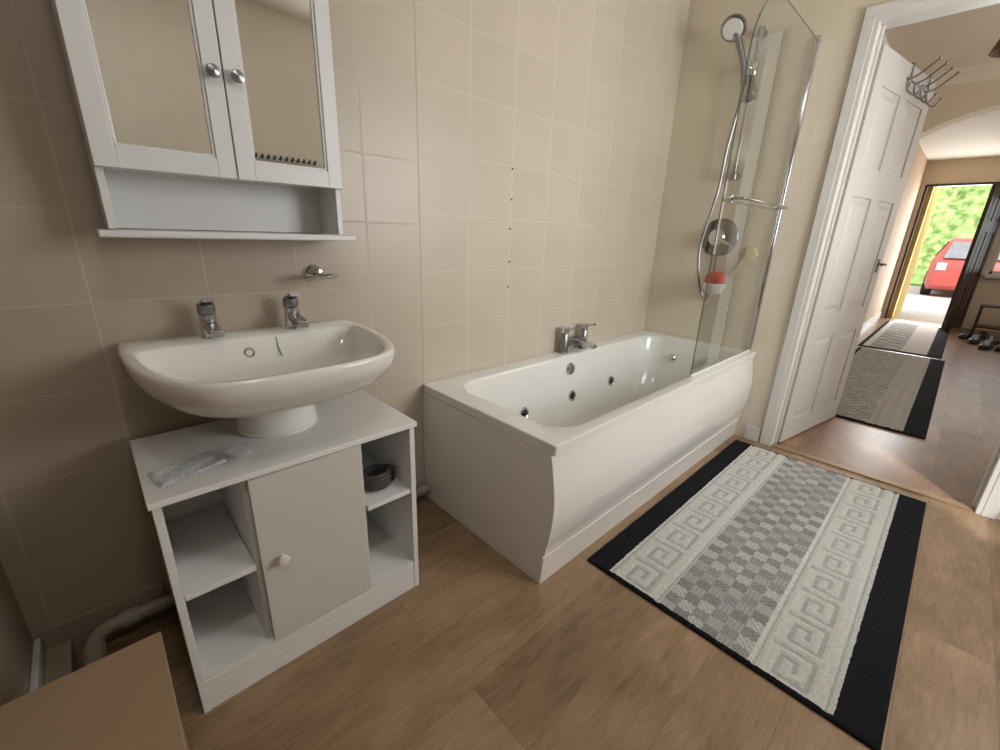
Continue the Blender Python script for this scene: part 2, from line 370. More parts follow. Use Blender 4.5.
# over-the-door hooks
e=thing('coat_hook_rack',MD@Vector((.56,-T/2,1.92)),'chrome over-door coat hook rack on top of the white door','coat hooks')
mb=MB()
yb=-T/2-.004
hz=.03; hs=-.06
mb.tube([MD@Vector((.42+hs,yb-.004,1.89+hz)),MD@Vector((.78+hs,yb-.004,1.89+hz))],.0045,8)
for s in(.46+hs,.74+hs):
    mb.tube([MD@Vector((s,yb-.004,1.86+hz)),MD@Vector((s,yb,1.96)),MD@Vector((s,yb,HH+.006)),MD@Vector((s,T/2+.004,HH+.006)),MD@Vector((s,T/2+.004,HH-.03))],.0035,8,smooth=False)
build('frame',mb,CHROME_D,parent=e)
for i in range(4):
    s=.44+hs+.105*i; mb=MB()
    mb.tube([MD@Vector(p) for p in ((s,yb-.065,1.845+hz),(s,yb-.04,1.815+hz),(s,yb-.008,1.84+hz),(s,yb-.004,1.885+hz),(s,yb-.04,1.905+hz),(s,yb-.10,1.955+hz))],.0042,8)
    for p in ((s,yb-.10,1.955+hz),(s,yb-.065,1.845+hz)): mb.lathe([(0,-.007),(.005,-.005),(.007,0),(.005,.005),(0,.007)],MD@Vector(p),N=12)
    build('hook',mb,CHROME_D,parent=e)

# front door leaf (dark, open inward)
W2=.70; M2=Matrix.Translation(Vector((HX-.03,FD1+.01,.01)))@Matrix.Rotation(math.atan2(.17,-.68),4,'Z')
d2=struct('door_2',sixpanel(W2,1.96,.04,M=M2),DKW); d2['label']='dark stained front door standing open'; d2['category']='door'

# ---------------------------------------------------------------- bath
BX0,BX1,BY,BZ=.922,XE,-.712,.531
bath=thing('bathtub',((BX0+BX1)/2,BY/2,0),'white acrylic whirlpool bath with panels against the tiled wall','bathtub')
cx,cy=(BX0+BX1)/2,BY/2-.001; hx,hy=(BX1-BX0)/2-.001,-BY/2-.002
L=[rrect(cx,cy,hx-.012,hy-.012,.010,BZ-.034),rrect(cx,cy,hx-.001,hy-.001,.012,BZ-.034),rrect(cx,cy,hx,hy,.012,BZ-.003),rrect(cx,cy,hx-.003,hy-.003,.012,BZ)]
ihx,ihy=.81,.288
icx=1.02+ihx-.005; icy=-.375
L+=[rrect(icx,icy,ihx+.006,ihy+.006,.12,BZ),rrect(icx,icy,ihx,ihy,.115,BZ-.003),rrect(icx,icy,ihx-.005,ihy-.005,.115,BZ-.014),
    rrect(icx+.01,icy,ihx-.03,ihy-.012,.12,BZ-.12),rrect(icx+.03,icy,ihx-.07,ihy-.025,.13,BZ-.24),rrect(icx+.05,icy,ihx-.13,ihy-.05,.15,BZ-.33),
    rrect(icx+.06,icy,ihx-.17,ihy-.08,.14,BZ-.37),rrect(icx+.06,icy,ihx-.24,ihy-.13,.12,BZ-.385),rrect(icx+.06,icy,ihx-.5,ihy-.24,.03,BZ-.388)]
mb=MB().loft(L,0,False,True)
build('tub',mb,WHITE_BATH,parent=bath,angle=32)
prof=[(-.696,BZ-.035),(-.703,BZ-.06),(-.716,.40),(-.724,.33),(-.722,.26),(-.713,.19),(-.704,.15),(-.700,.122)]
pf=[Vector((0,a,b)) for a,b in prof]; pf=catmull(pf,5)+[Vector((0,-.692,.119)),Vector((0,-.692,.112)),Vector((0,-.698,.109)),Vector((0,-.690,.0))]
mb=MB()
loops=[]
x0,x1=BX0+.002,BX1-.002
for k in (0,1):
    x=(x0,x1)[k]
    loops.append([(x,p.y,p.z) for p in pf]+[(x,-.660,.0),(x,-.670,BZ-.035)])
mb.loft(loops,0,True,True)
build('front_panel',mb,PANEL,parent=bath,angle=40)
mb=MB(); 
outline=[(p.y,p.z) for p in pf]+[(-.004,.0),(-.004,BZ-.036)]
mb.loft([[(BX0+.0008,y,z) for y,z in outline],[(BX0+.0018,y,z) for y,z in outline]],0,True,True)
build('end_panel',mb,PANEL,parent=bath)
def jet(x,z,y=-.112):
    mb=MB(); c=(x,y,z)
    mb.lathe([(.030,-.01),(.030,.004),(.026,.009),(.020,.006),(.019,.002)],c,(0,-1,.15),28,0)
    mb.lathe([(.019,.0),(.017,.006),(.008,.010),(0,.011)],c,(0,-1,.15),20,1)
    build('whirlpool_jet',mb,[CHROME,DARKMET],parent=bath,label='chrome whirlpool jet')
for x,z in((1.43,.30),(1.81,.30),(2.19,.305)): jet(x,z)
mb=MB().lathe([(.033,-.01),(.033,.004),(.028,.010),(0,.012)],(1.79,-.100,.455),(0,-1,.12),28); build('overflow',mb,CHROME,parent=bath,label='chrome overflow cap')
mb=MB().lathe([(.022,-.01),(.022,.003),(.018,.007),(0,.008)],(2.60,-.28,.42),(-1,0,.3),24); build('whirlpool_control',mb,CHROME,parent=bath,label='small chrome air control')
mb=MB().lathe([(.03,0),(.03,.003),(.024,.006),(0,.004)],(1.9,-.375,.144),N=24); build('plug_hole',mb,CHROME,parent=bath)
# bath mixer (modern, blocky)
tx,ty=1.875,-.044
mx=thing('bath_mixer_tap',(tx,ty,BZ),'chrome deck-mounted mixer tap on bath rim','tap')
mb=MB()
for s in(-.085,.085):
    mb.lathe([(.027,0),(.027,.005),(.022,.007),(.022,.105),(.020,.108)],(tx+s,ty,BZ),N=28)
loops=[rrect(0,0,.020,.020,.006,z) for z in(-.085,.085)]
mb.loft(loops,0,True,True,Matrix.Translation((tx,ty,BZ+.055))@Matrix.Rotation(math.pi/2,4,'Y'))
build('body',mb,CHROME_D,parent=mx,bevel=.002)
mb=MB(); loops=[rrect(0,0,.022,.010,.005,z) for z in(0,.13)]
mb.loft(loops,0,True,True,Matrix.Translation((tx,ty-.01,BZ+.062))@Matrix.Rotation(math.radians(96),4,'X'))
build('spout',mb,CHROME,parent=mx,bevel=.003)
for s in(-.085,.085):
    mb=MB().lathe([(.022,0),(.023,.003),(.023,.028),(.020,.031),(0,.031)],(tx+s,ty,BZ+.110),N=28)
    loops=[rrect(0,0,.012,.005,.003,z) for z in(0,.062)]
    mb.loft(loops,0,True,True,Matrix.Translation((tx+s,ty-.006,BZ+.134))@Matrix.Rotation(math.radians(78),4,'X'))
    build('lever',mb,CHROME,parent=mx)

# ---------------------------------------------------------------- shower screen
SY=-.672
scr=thing('shower_screen',(2.4,SY,BZ),'hinged clear glass bath screen with rounded top corner','shower screen')
sx0,sx1,sz0,sz1=1.935,2.716,BZ+.012,2.04; r=.24
pl=[(sx0,sz0),(sx1,sz0),(sx1,sz1)]
for i in range(17):
    a=math.radians(90+90*i/16); pl.append((sx0+r*1.1+r*1.1*math.cos(a),sz1-r+r*math.sin(a)))
mb=MB(); n=len(pl)
mb.add([(x,SY-.003,z) for x,z in pl]+[(x,SY+.003,z) for x,z in pl],[tuple(range(n))[::-1],tuple(range(n,2*n))],0)
mb.add([(x,SY-.003,z) for x,z in pl]+[(x,SY+.003,z) for x,z in pl],[(i,(i+1)%n,n+(i+1)%n,n+i) for i in range(n)],1)
build('glass_panel',mb,[GLASS,GLASS_E],parent=scr,smooth=False)
mb=MB().box(sx1-.006,XE-.001,SY-.010,SY+.010,sz0-.008,sz1+.02)
build('wall_profile',mb,CHROME,parent=scr,bevel=.003)
build('bottom_seal',bx(sx0,sx1-.007,SY-.004,SY+.004,BZ+.001,BZ+.012),PLW,parent=scr)
mb=MB()
mb.tube([(2.02,SY-.004,1.30),(2.02,SY-.05,1.30),(2.06,SY-.055,1.30),(2.60,SY-.055,1.30),(2.64,SY-.05,1.30),(2.64,SY-.004,1.30)],.007,12,smooth=False)
mb.lathe([(.016,0),(.016,.005),(0,.006)],(2.02,SY-.003,1.30),(0,-1,0),20).lathe([(.016,0),(.016,.005),(0,.006)],(2.64,SY-.003,1.30),(0,-1,0),20)
build('towel_bar',mb,CHROME,parent=scr)

# ---------------------------------------------------------------- shower fittings
sh=thing('shower_riser_kit',(2.69,-.42,1.45),'chrome riser rail with handset and hose on end wall','shower')
mb=MB().tube([(2.685,-.42,1.45),(2.685,-.42,2.15)],.010,14)
for z in(1.47,2.13):
    mb.lathe([(.019,0),(.019,.03),(.014,.05),(.012,.06)],(2.729,-.42,z),(-1,0,0),20)
    mb.lathe([(.016,-.02),(.018,-.01),(.018,.01),(.016,.02)],(2.685,-.42,z),N=20)
build('riser_rail',mb,CHROME_D,parent=sh)
mb=MB().lathe([(.018,-.03),(.022,-.02),(.022,.02),(.018,.03)],(2.685,-.42,1.97),N=20)
mb.tube([(2.685,-.42,1.97),(2.665,-.40,1.975),(2.655,-.385,1.98)],.013,12)
build('slider_holder',mb,CHROME,parent=sh)
mb=MB().tube([(2.665,-.388,1.90),(2.655,-.380,1.98),(2.635,-.355,2.06),(2.612,-.328,2.13)],lambda t:.013+.004*t,14)
mb.lathe([(.018,.035),(.040,.025),(.056,.010),(.060,0),(.058,-.010),(.050,-.014),(0,-.016)],(2.60,-.318,2.145),(.75,.1,.66),32)
build('handset',mb,[CHROME_D],parent=sh)
mb=MB().lathe([(.048,0),(.046,-.004),(0,-.005)],Vector((2.60,-.318,2.145))-Vector((.75,.1,.66)).normalized()*.014,(.75,.1,.66),28)
build('spray_face',mb,PLW,parent=sh)
mb=MB().tube([(2.665,-.388,1.90),(2.668,-.385,1.80),(2.675,-.362,1.60),(2.68,-.352,1.40),(2.675,-.325,1.22),(2.67,-.31,1.08),(2.68,-.325,.93),(2.70,-.35,.83),(2.712,-.378,.80),(2.716,-.392,.86),(2.716,-.395,.95),(2.712,-.393,1.02),(2.715,-.39,1.043)],.0075,10,sub=12)
build('hose',mb,CHROME_D,parent=sh)
sv=thing('shower_valve',(2.72,-.39,1.15),'round chrome shower valve plate on cream end wall','shower valve')
PLATE=mat('dark_chrome_plate',(118,118,120),.22,metal=1,var=.04)  # darker grey chrome so the plate stands out from the wall
mb=MB().lathe([(.104,0),(.104,.010),(.098,.015),(.060,.018),(.052,.019)],(2.729,-.39,1.15),(-1,0,0),40)
build('plate',mb,PLATE,parent=sv)
mb=MB().lathe([(.046,.0),(.046,.035),(.038,.045),(0,.047)],(2.711,-.39,1.15),(-1,0,0),32)
mb.tube([(2.675,-.39,1.15),(2.665,-.42,1.135),(2.662,-.47,1.115)],lambda t:.013-.004*t,12)
build('lever',mb,CHROME,parent=sv)
cb=(2.635,-.442)
sb=thing('soap_dish',(cb[0],cb[1],.82),'rounded white plastic soap dish on cream end wall','soap dish')
mb=MB().lathe([(0,.835),(.030,.836),(.048,.850),(.060,.885),(.064,.900),(.061,.900),(.045,.858),(.028,.845),(0,.844)],(cb[0],cb[1],0),N=36)
build('dish',mb,PLW,parent=sb)
build('suction_mount',MB().tube([(2.729,-.455,.885),(2.70,-.452,.885),(cb[0]+.058,-.446,.885)],.009,14),PLW,parent=sb)
RED=mat('red_sponge',(196,44,38),.8,var=.15,scale=60,bump=.6,bscale=200)
mb=MB().loft([rrect(cb[0],cb[1],a,b,.016,z) for a,b,z in((.018,.024,.8475),(.034,.038,.870),(.042,.044,.915),(.040,.042,.945),(.026,.030,.960))],0,True,True)
build('bath_sponge',mb,RED,label='small red bath sponge resting in white soap dish',category='sponge')
BR=mat('cream_brush_plastic',(212,194,150),.4,var=.04)
e=thing('bath_brush',(2.72,-.52,1.0),'cream plastic bath brush hanging on end wall','brush')
mb=MB().tube([(2.720,-.565,1.05),(2.720,-.54,1.03),(2.720,-.52,.99),(2.720,-.505,.955)],lambda t:.010+.003*math.sin(t*3.1),12)
build('brush_handle',mb,BR,parent=e)
mb=MB().lathe([(0,-.012),(.026,-.010),(.036,0),(.026,.010),(0,.012)],(2.7175,-.575,1.07),(-1,0,0),24)
for i in range(9):
    a=i*2*math.pi/9; mb.lathe([(0,-.01),(.008,-.006),(.010,0),(.008,.006),(0,.01)],(2.7185,-.575+.032*math.cos(a),1.07+.032*math.sin(a)),(-1,0,0),10)
build('brush_head',mb,BR,parent=e)
for i,z in enumerate((1.39,1.27,1.15,1.01,.90)):
    build('screw_plug',MB().lathe([(.0045,0),(.0045,.0022),(0,.0026)],(1.397+.003*(i%2),.001,z),(0,-1,0),12),DARKMET,label='small dark plugged screw hole in the tiled wall',category='screw plug',group='screw plugs above the bath')

# ---------------------------------------------------------------- vanity unit
VX0,VX1,VY0,VY1,VZ=0.0,.623,-.43,-.07,.60
van=thing('vanity_unit',(.31,-.25,0),'white woodgrain under-basin cabinet with open side shelves','cabinet')
t=.016; px1,px2=.183,.443
mb=MB()
mb.box(VX0+.006,VX0+.006+t,VY0+.008,VY1,0,VZ-t).box(VX1-.006-t,VX1-.006,VY0+.008,VY1,0,VZ-t)
mb.box(px1-t,px1,VY0+.026,VY1,.105,VZ-t).box(px2,px2+t,VY0+.026,VY1,.105,VZ-t)
mb.box(VX0+.022,VX1-.022,VY0+.012,VY1,.09,.105)
mb.box(VX0+.022,VX1-.022,VY0+.010,VY0+.024,0,.0895)
mb.box(VX0+.022,VX1-.022,VY1-.008,VY1,.105,VZ-t)
build('body',mb,WOODW,parent=van,bevel=.001,smooth=False)
build('worktop',bx(VX0,VX1,VY0,VY1,VZ-t+.0005,VZ),WOODH,parent=van,bevel=.002)
build('shelf',bx(VX0+.023,px1-t-.001,VY0+.012,VY1-.009,.332,.347),WOODH,parent=van,bevel=.001)
build('shelf',bx(px2+t+.001,VX1-.023,VY0+.012,VY1-.009,.362,.377),WOODH,parent=van,bevel=.001)
dr=build('door',bx(px1-.006,px2+.006,VY0+.006,VY0+.022,.098,VZ-t-.004),DOORW,parent=van,bevel=.002)
kn=MB().lathe([(.006,0),(.006,.010),(.012,.014),(.014,.019),(.012,.024),(0,.027)],(.222,VY0+.006,.345),(0,-1,0),24)
k=build('knob',kn,PLW,label='small white round knob'); k.parent=dr; k.matrix_parent_inverse=Matrix.Translation(-dr.location)

STR=mat('dark_braided_strap',(66,61,60),.55,var=.5,scale=120,bump=.5,bscale=300)
mb=MB()
P=[]
for i in range(60):
    a=i*.42; rr=.046-.020*(i%15)/15; P.append((.531+rr*math.cos(a)*1.15,-.345+rr*math.sin(a),.3855+.0008*i))
mb.tube(P,.0075,10,sub=3)
build('coiled_strap',mb,STR,label='dark braided strap coiled up on small open shelf',category='strap')

# ---------------------------------------------------------------- wash basin
bc=.318
half=[(0,0),(.284,0),(.294,-.022),(.297,-.09),(.295,-.18),(.287,-.27),(.268,-.36),(.236,-.44),(.178,-.492),(.09,-.512),(0,-.516)]
cp=[Vector((a,b,0)) for a,b in half[1:]]; cc=catmull(cp,6)
right=[(v.x,v.y) for v in cc]; poly=[(bc+x,y-.001) for x,y in right]+[(bc-x,y-.001) for x,y in right[::-1][1:]]
ctr=(bc,-.27); NB=96
outer=star(poly,ctr,NB)
def scl(pl,k,z,c=ctr,dy=0): return [(c[0]+(x-c[0])*k,c[1]+(y-c[1])*k+dy,z) for x,y in pl]
def circ(cx,cy,r,z): return [(cx+r*math.cos(2*math.pi*i/NB),cy+r*math.sin(2*math.pi*i/NB),z) for i in range(NB)]
RZ=.838
bz=thing('wash_basin',(bc,-.25,.60),'white ceramic semi-pedestal basin with two tap holes','wash basin')
def clampy(l): return [(x,min(y,-.001),z) for x,y,z in l]
L=[]
def pedblend(k,z,c2=(bc,-.19)):
    out=[]
    for i,(x,y) in enumerate(outer):
        th=2*math.pi*i/NB; px,py=c2[0]+.098*math.cos(th),c2[1]+.098*math.sin(th)
        out.append((x*(1-k)+px*k,min(-.001,y*(1-k)+py*k),z))
    return out
L+=[pedblend(1.0,.684),pedblend(.97,.687),pedblend(.82,.693),pedblend(.64,.703),pedblend(.45,.719),pedblend(.28,.739),pedblend(.15,.760),pedblend(.065,.782),pedblend(.02,.802),pedblend(.004,.818)]
L+=[clampy(scl(outer,1.0,RZ-.007)),clampy(scl(outer,.993,RZ-.001)),clampy(scl(outer,.978,RZ+.001))]
ip=[]
for x,y in poly:
    dx=x-bc; k=1-.028/max(.05,math.hypot(dx,y+.27))
    ip.append((bc+dx*k, -.27+(y+.27)*k))
ip=[(x,min(y,-.112)) for x,y in ip]
IN=star(ip,ctr,NB)
for _ in range(2): IN=[((IN[i-1][0]+2*IN[i][0]+IN[(i+1)%NB][0])/4,(IN[i-1][1]+2*IN[i][1]+IN[(i+1)%NB][1])/4) for i in range(NB)]
c3=(bc,-.30)
def IS(k,z): return [(c3[0]+(x-c3[0])*k,c3[1]+(y-c3[1])*k,z) for x,y in IN]
L+=[IS(1.015,RZ-.002),IS(1.0,RZ-.007),IS(.975,RZ-.028),IS(.91,RZ-.062),IS(.79,RZ-.086),IS(.58,RZ-.102),IS(.34,RZ-.113),circ(bc,-.285,.024,RZ-.119)]
mb=MB().loft(L,0,True,True)
build('bowl',mb,CERAM,parent=bz,angle=70)
mb=MB().lathe([(.103,0),(.104,.002),(.104,.008),(.101,.011),(.100,.090)],(bc,-.19,.6005),N=48)
build('pedestal',mb,CERAM,parent=bz)
mb=MB().lathe([(.014,-.006),(.014,.002),(.011,.004),(.008,.002),(.0075,-.006)],(bc-.03,-.121,.795),(0,-1,.25),24)
mb.lathe([(.0075,0),(0,0.0005)],(bc-.03,-.121,.795),(0,-1,.25),20,1)
build('overflow_ring',mb,[CHROME,DARK],parent=bz,label='chrome overflow ring')
mb=MB().lathe([(.024,0),(.024,.003),(.019,.005),(.015,.001),(0,0)],(bc,-.285,RZ-.1185),N=28); build('waste',mb,CHROME,parent=bz,label='chrome waste fitting')
mb=MB()
pc=[(bc+.045,-.113,.828),(bc+.045,-.122,.80),(bc+.047,-.140,.778)]
mb.tube(pc,.0022,6); build('chain',mb,CHROME_D,parent=bz,label='thin plug chain')
def pillar_tap(x,y):
    e=thing('basin_tap',(x,y,RZ-.002),'chrome pillar tap with lever on the basin deck','tap',group='basin taps')
    z=RZ-.001
    mb=MB().lathe([(.024,0),(.024,.004),(.020,.006),(.020,.062),(.018,.064)],(x,y,z),N=28)
    build('body',mb,CHROME,parent=e)
    mb=MB(); lp=[rrect(0,0,.015,b,.005,zz) for b,zz in((.014,0),(.012,.05),(.010,.088))]
    mb.loft(lp,0,True,True,Matrix.Translation((x,y-.006,z+.040))@Matrix.Rotation(math.radians(100),4,'X'))
    build('spout',mb,CHROME,parent=e,bevel=.002)
    mb=MB().lathe([(.020,0),(.021,.002),(.021,.022),(.018,.025),(0,.025)],(x,y,z+.066),(0,0,1),28)
    lp=[rrect(0,0,a,.005,.003,zz) for a,zz in((.012,0),(.012,.058))]
    mb.loft(lp,0,True,True,Matrix.Translation((x,y+.012,z+.088))@Matrix.Rotation(math.radians(72),4,'X'))
    build('lever',mb,CHROME_D,parent=e)
pillar_tap(bc-.102,-.062); pillar_tap(bc+.111,-.062)

# items on vanity top
PK=mat('pale_printed_wrapper',(204,207,212),.4,var=.18,scale=70)
mb=MB(); nx,ny=20,12; vs=[];fs=[]
Mr=Matrix.Translation((.088,-.318,.6012))@Matrix.Rotation(math.radians(16),4,'Z')
for j in range(ny+1):
    for i in range(nx+1):
        u,v=i/nx-.5,j/ny-.5
        h=.001+.003*abs(math.sin(u*7+v*4))*abs(math.cos(v*5-u*3))+random.random()*.0008
        if i in(0,nx) or j in(0,ny): h=.0004
        vs.append((u*.135+random.uniform(-.001,.001)+.01*v,v*.088+random.uniform(-.001,.001),h))
for j in range(ny):
    for i in range(nx):
        a=j*(nx+1)+i; fs.append((a,a+1,a+nx+2,a+nx+1))
mb.add(vs,fs,0,Mr)
build('wrapper_packet',mb,PK,smooth=False,label='crumpled pale plastic wrapper lying on white vanity top',category='wrapper')
mb=MB().lathe([(.020,0),(.024,.0015),(.026,.012),(.030,.014),(.030,.016),(.025,.018),(.012,.019),(0,.019)],(.19,-.325,.6008),N=32)
build('plastic_lid',mb,CLEAR,label='small clear plastic cup lid beside the wrapper',category='plastic lid')

# soap holder
e=thing('soap_holder',(.53,-.02,.99),'chrome oval soap dish holder on tiled wall','soap holder')
mb=MB().lathe([(.022,0),(.022,.006),(.016,.014),(.012,.030),(.014,.038),(.010,.045),(0,.047)],(.53,-.001,.995),(0,-1,0),28)
build('wall_mount',mb,CHROME,parent=e)
mb=MB(); mb.tube([(.522+.052*math.cos(a),-.066+.034*math.sin(a),.987) for a in [i*math.pi/12 for i in range(24)]],.005,10,closed=True,sub=3)
build('oval_ring',mb,CHROME,parent=e)

# ---------------------------------------------------------------- mirror cabinet
cx0,cx1,cz0,cz1=.056,.578,1.238,1.80; cyf=-.150
cab=thing('mirror_cabinet',(.317,-.07,1.09),'white wall cabinet with two mirrored doors over a shelf','cabinet')
mb=MB()
mb.box(cx0,cx0+.014,cyf+.018,-.001,1.112,cz1).box(cx1-.014,cx1,cyf+.018,-.001,1.112,cz1)
mb.box(cx0+.014,cx1-.014,cyf+.018,-.001,cz0,cz0+.014).box(cx0+.014,cx1-.014,cyf+.018,-.001,cz1-.014,cz1)
mb.box(cx0+.014,cx1-.014,-.008,-.001,1.112,cz1)
build('body',mb,CABW,parent=cab,bevel=.001,smooth=False)
build('bottom_shelf',bx(.036,.603,cyf-.012,-.001,1.094,1.110),CABW,parent=cab,bevel=.004,seg=3)
def cdoor(xa,xb,kx):
    fw=.038; mb=MB(); y0,y1=cyf,cyf+.017; za,zb=cz0-.004,cz1
    mb.box(xa,xa+fw,y0,y1,za,zb).box(xb-fw,xb,y0,y1,za,zb).box(xa+fw,xb-fw,y0,y1,za,za+.042).box(xa+fw,xb-fw,y0,y1,zb-.042,zb)
    for (a,b,c,d) in ((xa+fw,xa+fw+.006,za+.042,zb-.042),(xb-fw-.006,xb-fw,za+.042,zb-.042)):
        mb.box(a,b,y0+.004,y1-.002,c,d)
    mb.box(xa+fw,xb-fw,y0+.004,y1-.002,za+.042,za+.048)
    d=build('door',mb,CABW,parent=cab,bevel=.0015,smooth=False)
    g=build('mirror',bx(xa+fw-.004,xb-fw+.004,y0+.009,y1-.001,za+.038,zb-.038),MIRROR,smooth=False,label='mirror pane')
    k=build('knob',MB().lathe([(.005,0),(.005,.010),(.011,.014),(.014,.020),(.012,.026),(0,.030)],(kx,cyf,1.45),(0,-1,0),24),CHROME_D,label='brushed chrome knob')
    for o in(g,k): o.parent=d; o.matrix_parent_inverse=Matrix.Translation(-d.location)
cdoor(cx0,.3145,.292); cdoor(.3175,cx1,.340)
e=thing('hook_rail',(1.2,YF,1.55),'small dark hook rail on the plain beige wall','hook rail')
build('rail',bx(.96,1.40,YF+.001,YF+.014,1.555,1.585),PLW,parent=e,bevel=.002)
for i in range(11):
    x=.985+.039*i
    build('peg',MB().tube([(x,YF+.014,1.57),(x,YF+.04,1.565),(x,YF+.05,1.585)],.007,8),DARK,parent=e)

# ---------------------------------------------------------------- pipes and box
pw=thing('waste_pipe',(-.1,-.05,.06),'cream plastic waste pipe running along the wall at floor','pipe')
mb=MB().tube([(.918,-.036,.060),(-.10,-.036,.060)],.019,18)
mb.tube([(-.10,-.036,.060),(-.14,-.038,.060),(-.165,-.06,.060),(-.17,-.10,.060),(-.17,-.22,.060)],.019,18)
build('pipe',mb,PIPE,parent=pw)
build('elbow_collar',MB().tube([(-.075,-.036,.060),(-.115,-.036,.060)],.0235,18),PIPE,parent=pw)
build('elbow_collar',MB().tube([(-.17,-.095,.060),(-.17,-.14,.060)],.0235,18),PIPE,parent=pw)
build('pipe_boxing',MB().box(XL+.015,-.215,-.42,-.014,0,.055),SKIRT,bevel=.002,label='low cream boxing in the corner beside waste pipe',category='pipe boxing')
e=thing('side_box',(-.14,-.75,0),'low tan wooden box with plain lid beside vanity','box')
build('carcass',MB().box(XL+.016,-.035,-1.15,-.475,0,.314),TAN,parent=e,bevel=.002)
build('lid',MB().box(XL+.016,-.028,-1.16,-.468,.315,.332),TAN,parent=e,bevel=.002)

# ---------------------------------------------------------------- rugs
def pile(name,rgb,var=.18):
    return mat(name,rgb,.95,var=var,scale=90,bump=1,bscale=420,spec=.1)
R_BLK=pile('rug_black',(30,30,34),.3); R_WHT=pile('rug_cream',(202,200,195),.12); R_KEY=pile('rug_key_grey',(174,172,167),.12)
R_G1=pile('rug_grey_light',(172,170,166),.12); R_G2=pile('rug_grey_mid',(156,154,151),.13); R_G3=pile('rug_grey_dark',(138,136,134),.15)
KEY=["11111110","10000010","10111010","10100010","10111110","10000000","11111111"]
kc=[]
for q in range(8): kc+=[q]*(4 if q%2==0 else 2)
kr=[]
for q in range(7): kr+=[q]*(4 if q%2==0 else 2)
def rug(name,x0,x1,y1,cell,bands,label,seed,zt=.012,end=2,group=None,blk=6):
    rnd=random.Random(seed); nx=int(round((x1-x0)/cell)); rows=[]
    for kd,c in bands: rows+= [(kd,i,c) for i in range(c)]
    ny=len(rows); vs=[];fs=[];ms=[]
    tone={}; hgt={}
    for j in range(ny):
        kd,i,c=rows[j]
        for k in range(nx):
            if k<end or k>=nx-end: m=0
            elif kd=='b': m=0
            elif kd=='k':
                q=i-(c-22)//2
                if 0<=q<22: m=1 if KEY[kr[q]][kc[k%24]]=='1' else 2
                elif q in(-3,24): m=2
                else: m=1
            elif kd=='w': m=1
            elif kd=='s': m=3 if (i//3)%2 else 2
            else:
                key=(k//blk,i//blk)
                if key not in tone: tone[key]=(rnd.choice([0,1,2]) if (key[0]+key[1])%2 else rnd.choice([3,4,5]))
                tn=tone[key]
                if tn==0: m=5
                elif tn==1: m=4 if (i+k)%3 else 5
                elif tn==2: m=5 if (i-k)%3 else 4
                elif tn==3: m=3
                elif tn==4: m=4 if i%2 else 3
                else: m=1 if (i+k)%3==0 else 3
            hgt[(k,j)]=m; ms.append(m)
    for j in range(ny+1):
        for k in range(nx+1):
            cells=[hgt[(a,b)] for a in(k-1,k) for b in(j-1,j) if (a,b) in hgt]
            z=zt-(.0035 if (2 in cells) else 0)-(.004 if len(cells)<4 else 0)+rnd.uniform(-.0011,.0011)
            jx=rnd.uniform(-.2,.2)*cell if 0<k<nx and 0<j<ny else 0; jy=rnd.uniform(-.2,.2)*cell if 0<k<nx and 0<j<ny else 0
            vs.append((x0+k*cell+jx,y1-j*cell+jy,z))
    for j in range(ny):
        for k in range(nx):
            a=j*(nx+1)+k; fs.append((a,a+nx+1,a+nx+2,a+1))
    mb=MB(); mb.v=[tuple(v) for v in vs]; mb.f=[list(f) for f in fs]; mb.m=ms
    mb.box(x0,x0+nx*cell,y1-ny*cell,y1,.0005,zt-.0062,0)
    return build(name,mb,[R_BLK,R_WHT,R_KEY,R_G1,R_G2,R_G3],label=label,category='rug',angle=80,group=group)
rug('bath_rug',1.137,2.637,-.732,.00625,[('b',14),('k',30),('m',42),('k',32),('b',15)],'grey mosaic rug with white greek key bands and black border',3,blk=7)
rug('hall_runner',3.60,6.42,-.79,.01,[('b',3),('m',40),('s',18),('b',11)],'long grey patterned runner with black edge on hall floor',5,blk=4)
rug('hall_runner',6.55,9.2,-.76,.02,[('b',2),('w',3),('m',14),('w',11),('b',6)],'pale grey runner with black edge near the front door',9,end=1)

# ---------------------------------------------------------------- hall items
SH=mat('shade_brown_fabric',(120,92,70),.8,var=.1)
for (x,y,z) in ((3.62,-1.33,2.14),(6.6,-1.95,2.13)):
    e=thing('pendant_lamp',(x,y,HZ),'brown fabric pendant lampshade under hall ceiling','ceiling lamp',group='hall pendant lamps')
    build('lamp_shade',MB().lathe([(.065,.08),(.11,-.05),(.108,-.05),(.063,.08)],(x,y,z),N=32),SH,parent=e)
    build('ceiling_rose',MB().lathe([(.04,0),(.035,-.02),(.004,-.025),(.004,z-HZ+.07),(.02,z-HZ+.05),(.02,z-HZ+.03)],(x,y,HZ-.0005),N=16),PLW,parent=e)
def shoe(x,y,rot,m,lab):
    M=Matrix.Translation((x,y,.0015))@Matrix.Rotation(rot,4,'Z')
    e=thing('shoe',(x,y,0),lab,'shoe',group='shoes by the hall wall')
    st=[(-.13,.030,.07),(-.11,.038,.09),(-.06,.036,.085),(0,.040,.062),(.06,.046,.05),(.11,.042,.042),(.135,.028,.03)]
    mb=MB(); loops=[[ (u,w*math.cos(a),.018+max(0,h*(.5+.5*math.sin(a))) if math.sin(a)>-.3 else .018) for a in [i*2*math.pi/16 for i in range(16)]] for u,w,h in st]
    mb.loft(loops,0,True,True,M); build('upper',mb,m,parent=e,angle=80)
    mb=MB(); out=[(u,w+.003) for u,w,h in st]+[(u,-w-.003) for u,w,h in st[::-1]]
    mb.loft([[(a,b,0) for a,b in out],[(a,b,.019) for a,b in out]],0,True,True,M); build('sole',mb,DARK,parent=e)
LEA=mat('black_leather',(24,22,22),.4,var=.2)
